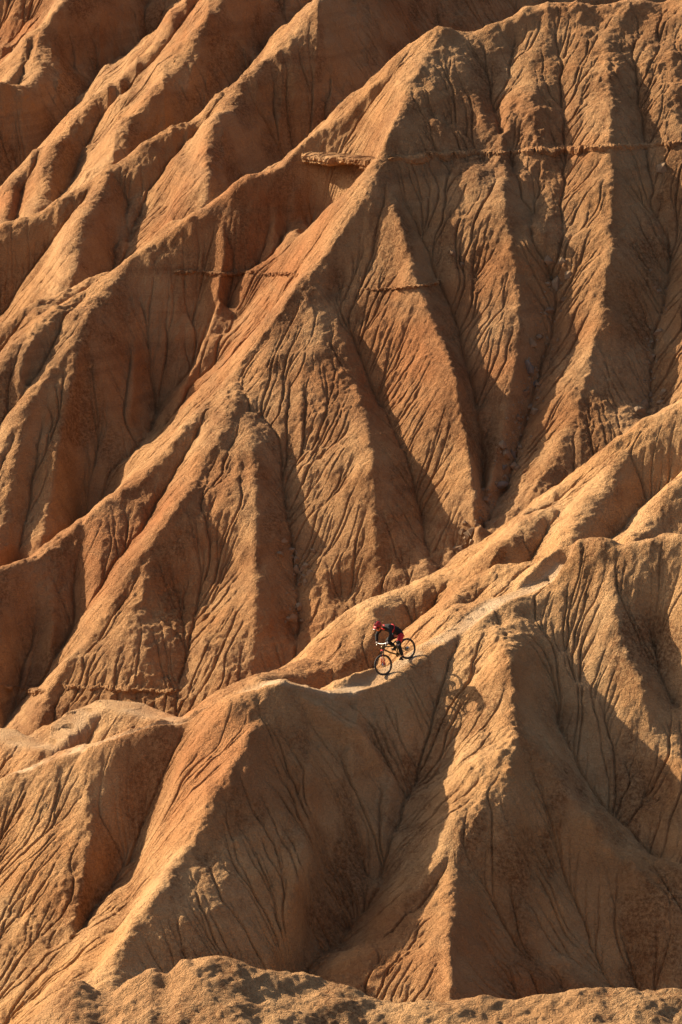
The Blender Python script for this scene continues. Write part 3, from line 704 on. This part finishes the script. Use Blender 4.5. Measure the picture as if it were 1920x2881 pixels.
def saddle(bm):
    sec = [(.18, .015), (.24, .03), (.32, .05), (.38, .075), (.43, .06)]
    rows = []
    for (x, wd) in [(.45, .022), (.38, .03), (.31, .045), (.24, .068), (.20, .06)]:
        rows.append([bm.verts.new((x, wd * c, .825 + h)) for c, h in ((-1, -.02), (-.7, .01), (0, .016), (.7, .01), (1, -.02), (0, -.03))])
    for a, b in zip(rows[:-1], rows[1:]):
        for k in range(6): bm.faces.new((a[k], a[(k + 1) % 6], b[(k + 1) % 6], b[k]))
    bm.faces.new(rows[0]); bm.faces.new(rows[-1][::-1])
part('saddle', saddle, black, bike)
part('shock_absorber', lambda bm: (tube(bm, [(.42, 0, .60), (.55, 0, .66)], .022), tube(bm, [(.55, 0, .66), (.64, 0, .70)], .012)), black, bike)
steer = Matrix.Translation(HB) @ Matrix.Rotation(math.radians(-4), 4, (HT - HB).normalized()) @ Matrix.Translation(-HB)
def wheel(hub, M, front):
    w_ = bpy.data.objects.new('wheel', None); COL.objects.link(w_); w_.parent = bike; w_.matrix_local = M @ Matrix.Translation(hub)
    part('tyre', lambda bm: torus(bm, WR - .031, .031, .006), rubber, w_)
    part('sidewall', lambda bm: torus(bm, WR - .045, .0235, flat=1.1), tanwall, w_)
    part('rim', lambda bm: torus(bm, WR - .062, .013, flat=1.15), black, w_)
    part('hub', lambda bm: tube(bm, [(0, -.055, 0), (0, -.02, 0), (0, .02, 0), (0, .055, 0)], .022), black, w_)
    def spokes(bm):
        for k in range(28):
            a = 2 * math.pi * k / 28; b = a + (.22 if k % 2 else -.22); y = .035 * (1 if k % 4 < 2 else -1)
            tube(bm, [(.022 * math.cos(b), y, .022 * math.sin(b)), ((WR - .07) * math.cos(a), 0, (WR - .07) * math.sin(a))], .0013, 4)
    part('spokes', spokes, black, w_)
    def disc(bm):
        tube(bm, [(0, .044, 0), (0, .047, 0)], .085 if front else .08, 24)
    part('brake_disc', disc, silver, w_)
    return w_
I4 = Matrix.Identity(4)
wr_ = wheel(HUBR, I4, False); wf_ = wheel(HUBF, steer, True)
part('cassette', lambda bm: [tube(bm, [(0, -.035 - k * .004, 0), (0, -.038 - k * .004, 0)], .075 - k * .008, 20) for k in range(6)], black, wr_)
def fork(bm):
    ax = (HT - HB).normalized(); cr = HB - ax * .03
    tube(bm, [cr + Vector((.0, -.08, 0)), cr + Vector((0, .08, 0))], .028)
def brace(bm):
    ax = (HT - HB).normalized(); cr = HB - ax * .03
    tube(bm, [HUBF + Vector((-.02, -.066, 0)) + (cr - HUBF) * .62, HUBF + Vector((.05, -.03, 0)) + (cr - HUBF) * .72, HUBF + Vector((.05, .03, 0)) + (cr - HUBF) * .72, HUBF + Vector((-.02, .066, 0)) + (cr - HUBF) * .62], .014)
f_ = part('fork', fork, redp, bike); f_.matrix_local = steer
part('fork_brace', brace, redp, f_)
CRN = HB - (HT - HB).normalized() * .03
for s_ in (-1, 1):
    o_ = Vector((0, .068 * s_, 0)); part('fork_leg', lambda bm: tube(bm, [HUBF + o_, HUBF + o_ + (CRN - HUBF) * .56], .024, 12), redp, f_)
def stanch(bm):
    ax = (HT - HB).normalized(); cr = HB - ax * .03
    for s_ in (-1, 1): tube(bm, [HUBF + Vector((0, .068 * s_, 0)) + (cr - HUBF) * .55, cr + Vector((0, .068 * s_, 0)) + ax * .02], .017, 12)
part('stanchion', stanch, black, f_)
BARC = Vector((.90, 0, 1.03))
def bar(bm):
    tube(bm, [HT, BARC + Vector((-.02, 0, -.03)), BARC], .02)
    tube(bm, [BARC + Vector((-.04, -.39, .02)), BARC + Vector((-.01, -.2, .015)), BARC + Vector((0, -.05, 0)), BARC + Vector((0, .05, 0)), BARC + Vector((-.01, .2, .015)), BARC + Vector((-.04, .39, .02))], .015)
hb = part('handlebar', bar, silver, bike); hb.matrix_local = steer
for s_ in (-1, 1):
    part('grip', lambda bm: tube(bm, [BARC + Vector((-.028, .26 * s_, .017)), BARC + Vector((-.04, .39 * s_, .02))], .019), black, hb)
    part('brake_lever', lambda bm: tube(bm, [BARC + Vector((-.01, .23 * s_, .0)), BARC + Vector((.04, .28 * s_, -.015)), BARC + Vector((.035, .34 * s_, -.03))], .006), silver, hb)
CA = math.radians(-78)
def crank_pt(s_): return BB + Vector((math.cos(CA) * .17 * s_, .085 * s_, math.sin(CA) * .17 * s_))
part('chainring', lambda bm: tube(bm, [BB + Vector((0, -.05, 0)), BB + Vector((0, -.055, 0))], .075, 28), black, bike)
part('chain', lambda bm: (tube(bm, [BB + Vector((0, -.053, .075)), (0, -.053, WR + .04)], .005, 6), tube(bm, [BB + Vector((0, -.053, -.075)), (.02, -.053, WR - .13), (0, -.053, WR - .05)], .005, 6)), black, bike)
for s_ in (-1, 1):
    c_ = part('crank', lambda bm: tube(bm, [BB + Vector((0, .06 * s_, 0)), crank_pt(s_)], .013), black, bike)
    part('pedal', lambda bm: tube(bm, [crank_pt(s_) + Vector((0, .01 * s_, 0)), crank_pt(s_) + Vector((0, .11 * s_, 0))], .032, 6), black, c_)

# ------------------------------------------------------------------ rider
def skinned(name, verts, edges, m, parent, root=0, sub=2):
    me = bpy.data.meshes.new(name); me.from_pydata([v[:3] for v in verts], edges, []); o = link(name, me, m, parent)
    md = o.modifiers.new('skin', 'SKIN'); md.use_smooth_shade = True
    for i, v in enumerate(verts):
        r = v[3]; r = r if isinstance(r, tuple) else (r, r)
        me.skin_vertices[0].data[i].radius = r
    me.skin_vertices[0].data[root].use_root = True
    sb = o.modifiers.new('subd', 'SUBSURF'); sb.levels = sub; sb.render_levels = sub
    return o
person = bpy.data.objects.new('person', None); COL.objects.link(person); person.matrix_world = BM
tag(person, 'rider in black and red kit with a full face helmet crouching over the bike', 'person')
def hand_pos(s_): return steer @ (BARC + Vector((-.035, .33 * s_, .02)))
HP, CH, NK, HD = (.02, 0, 1.05), (.36, 0, 1.37), (.57, 0, 1.53), (.74, 0, 1.68)
def joints(g=0.):
    V = [(*HP, .145 + g), (.18, 0, 1.20, .13 + g), (*CH, .15 + g), (.50, 0, 1.45, .12 + g), (*NK, .06 + g), (.65, 0, 1.59, .058 + g)]
    E = [(0, 1), (1, 2), (2, 3), (3, 4), (4, 5)]
    arms = []
    for s_ in (1, -1):
        h = hand_pos(s_); b = len(V)
        sh = Vector((.50, .19 * s_, 1.45)); el = Vector((.66, .40 * s_, 1.27)); 
        V += [(*sh, .068 + g), (*el, .047 + g), (*(el.lerp(h, .5)), .042 + g), (*(el.lerp(h, .9)), .030 + g)]
        E += [(3, b), (b, b + 1), (b + 1, b + 2), (b + 2, b + 3)]
    legs = []
    for s_ in (1, -1):
        c_ = crank_pt(s_); b = len(V); ank = Vector((c_.x - .07, .15 * s_, c_.z + .12))
        kn = Vector((.42, .24 * s_, .80)) if s_ > 0 else Vector((.50, -.25, .93))
        V += [(.04, .11 * s_, .98, .10 + g), (.22, .18 * s_, (.98 + kn.z) / 2, .088 + g), (*kn, .062 + g), (*(kn.lerp(ank, .35)), .060 + g), (*ank, .042 + g)]
        E += [(0, b), (b, b + 1), (b + 1, b + 2), (b + 2, b + 3), (b + 3, b + 4)]
        V += [(c_.x - .09, .15 * s_, c_.z + .05, .035), (c_.x + .12, .15 * s_, c_.z + .045, .028)]
        E += [(b + 4, b + 5), (b + 5, b + 6)]
    return V, E
V, E = joints()
V = [(v[0], v[1], v[2], v[3] * (.78 if i < 4 or i in (14, 15, 21, 22) else .92)) for i, v in enumerate(V)]
nb = len(V); V.append((*HD, .095)); E.append((5, nb)); V.append((.78, 0, 1.65, .075)); E.append((nb, nb + 1))
# fingers closed round the grips
for s_, wi in ((1, 9), (-1, 13)):
    h = hand_pos(s_); pi = len(V); V.append((*(h + Vector((-.03, 0, .02))), (.036, .022))); E.append((wi, pi))
    for k, ln in enumerate((.9, 1.0, .95, .78)):
        a = h + Vector((-.005, (-.03 + .02 * k) * s_, .026)); b = h + Vector((.026 * ln, (-.032 + .021 * k) * s_, .004)); c = h + Vector((.010 * ln, (-.032 + .021 * k) * s_, -.022 * ln)); d = h + Vector((-.012, (-.031 + .021 * k) * s_, -.024 * ln))
        i = len(V); V += [(*a, .0095), (*b, .0088), (*c, .0082), (*d, .0075)]; E += [(pi, i), (i, i + 1), (i + 1, i + 2), (i + 2, i + 3)]
    i = len(V); V += [(*(h + Vector((-.02, -.045 * s_, .0))), .010), (*(h + Vector((.0, -.05 * s_, -.022))), .009)]; E += [(pi, i), (i, i + 1)]
body = skinned('body', V, E, skin, person)
V, E = joints(.012)
jv = V[:5] + V[6:10] + V[10:14]
jm = {0: 0, 1: 1, 2: 2, 3: 3, 4: 4}; jm.update({k: k - 1 for k in range(6, 14)})
je = [(jm[a], jm[b]) for a, b in E if a in jm and b in jm and b != 5]
jersey = skinned('jersey', jv, je, cloth_k, person)
tv = [V[0]] + V[14:19] + V[21:26] + [(.13, 0, 1.155, .14)]; te = [(0, 11), (0, 1), (1, 2), (2, 3), (3, 4), (4, 5), (0, 6), (6, 7), (7, 8), (8, 9), (9, 10)]
tv = [(a, b, c, r + .006) for a, b, c, r in tv]
trousers = skinned('trousers', tv, te, cloth_k, person)
def seg(name, a, b, ra, rb, m, parent, label=None):
    a, b = Vector(a[:3]), Vector(b[:3])
    o = part(name, lambda bm: tube(bm, [a, a.lerp(b, .08), a.lerp(b, .35), a.lerp(b, .65), a.lerp(b, .92), b], ra, 14, rb), m, parent)
    if label: o['label'] = label
    return o
# red panels on the trousers and jersey, grey guards on shins and forearm
for j0 in (14, 21):
    if j0 == 14: seg('red_panel', Vector(V[j0][:3]).lerp(Vector(V[j0 + 1][:3]), .3), Vector(V[j0 + 1][:3]).lerp(Vector(V[j0 + 2][:3]), .7), .115, .088, cloth_r, trousers)
    if j0 == 14: seg('shin_guard', V[j0 + 2], Vector(V[j0 + 3][:3]).lerp(Vector(V[j0 + 4][:3]), .5), .074, .058, grey_c, person)
seg('red_stripe', (.27, 0, 1.285), (.295, 0, 1.31), .164, .166, cloth_r, jersey)
seg('red_collar', (.53, 0, 1.475), (.58, 0, 1.52), .10, .085, cloth_r, jersey)
for s_, wi in ((1, 9), (-1, 13)):
    h = hand_pos(s_)
    Vg = [(*V[wi][:3], .036), (*(h + Vector((-.03, 0, .02))), .043)]; Eg = [(0, 1)]
    for k in range(4):
        i = len(Vg); Vg += [(*(h + Vector((-.005, (-.03 + .021 * k) * s_, .028))), .0125), (*(h + Vector((.028, (-.032 + .021 * k) * s_, .004))), .0118), (*(h + Vector((.01, (-.032 + .021 * k) * s_, -.024))), .011)]
        Eg += [(1, i), (i, i + 1), (i + 1, i + 2)]
    skinned('glove', Vg, Eg, grey_c, person, 0, 1)
for s_ in (1, -1):
    c_ = crank_pt(s_)
    skinned('shoe', [(c_.x - .12, .15 * s_, c_.z + .07, (.045, .05)), (c_.x - .02, .15 * s_, c_.z + .065, (.048, .042)), (c_.x + .13, .15 * s_, c_.z + .05, (.044, .028))], [(0, 1), (1, 2)], cloth_k, person)
    seg('forearm_guard', Vector(V[7 if s_ > 0 else 11][:3]), Vector(V[9 if s_ > 0 else 13][:3]).lerp(Vector(V[8 if s_ > 0 else 12][:3]), .3), .064, .046, cloth_k, jersey)
# full face helmet
hel = bpy.data.objects.new('helmet', None); COL.objects.link(hel); hel.parent = person
hel.matrix_local = Matrix.Translation(HD) @ Matrix.Rotation(math.radians(38), 4, 'Y')
def shell(bm):
    bmesh.ops.create_uvsphere(bm, u_segments=28, v_segments=18, radius=1)
    for v in bm.verts:
        v.co = Vector((v.co.x * .145, v.co.y * .122, v.co.z * .135))
        if v.co.x > .06 and -.055 < v.co.z < .035: v.co.x = .06 + (v.co.x - .06) * .2     # eye port
        if v.co.z < -.05: v.co.x *= 1.12
part('shell', shell, redp, hel)
def chin(bm):
    tube(bm, [(.0, .115, -.06), (.09, .095, -.075), (.155, .045, -.085), (.168, 0, -.088), (.155, -.045, -.085), (.09, -.095, -.075), (.0, -.115, -.06)], .028, 10)
part('chin_bar', chin, orange, hel)
def visor(bm):
    rows = []
    for x, wd, z in ((.05, .10, .105), (.13, .10, .10), (.20, .085, .085)):
        rows.append([bm.verts.new((x, wd * c, z - .03 * abs(c) ** 2 + dz)) for dz in (.006, -.006) for c in ((-1, -.5, 0, .5, 1) if dz > 0 else (1, .5, 0, -.5, -1))])
    for a, b in zip(rows[:-1], rows[1:]):
        for k in range(10): bm.faces.new((a[k], a[(k + 1) % 10], b[(k + 1) % 10], b[k]))
    bm.faces.new(rows[0]); bm.faces.new(rows[-1][::-1])
part('visor', visor, redp, hel)
part('visor_tip', lambda bm: tube(bm, [(.20, .06, .08), (.205, 0, .088), (.20, -.06, .08)], .016, 8), white, hel)
part('goggles', lambda bm: tube(bm, [(.075, .095, -.01), (.115, .06, -.012), (.128, 0, -.014), (.115, -.06, -.012), (.075, -.095, -.01)], .038, 10), lens, hel)
part('crown_stripe', lambda bm: tube(bm, [(.10, .0, .09), (.04, 0, .128), (-.05, 0, .126), (-.12, 0, .07), (-.14, 0, 0)], .022, 8), cloth_k, hel)
print("all", round(time.time() - T0, 1))
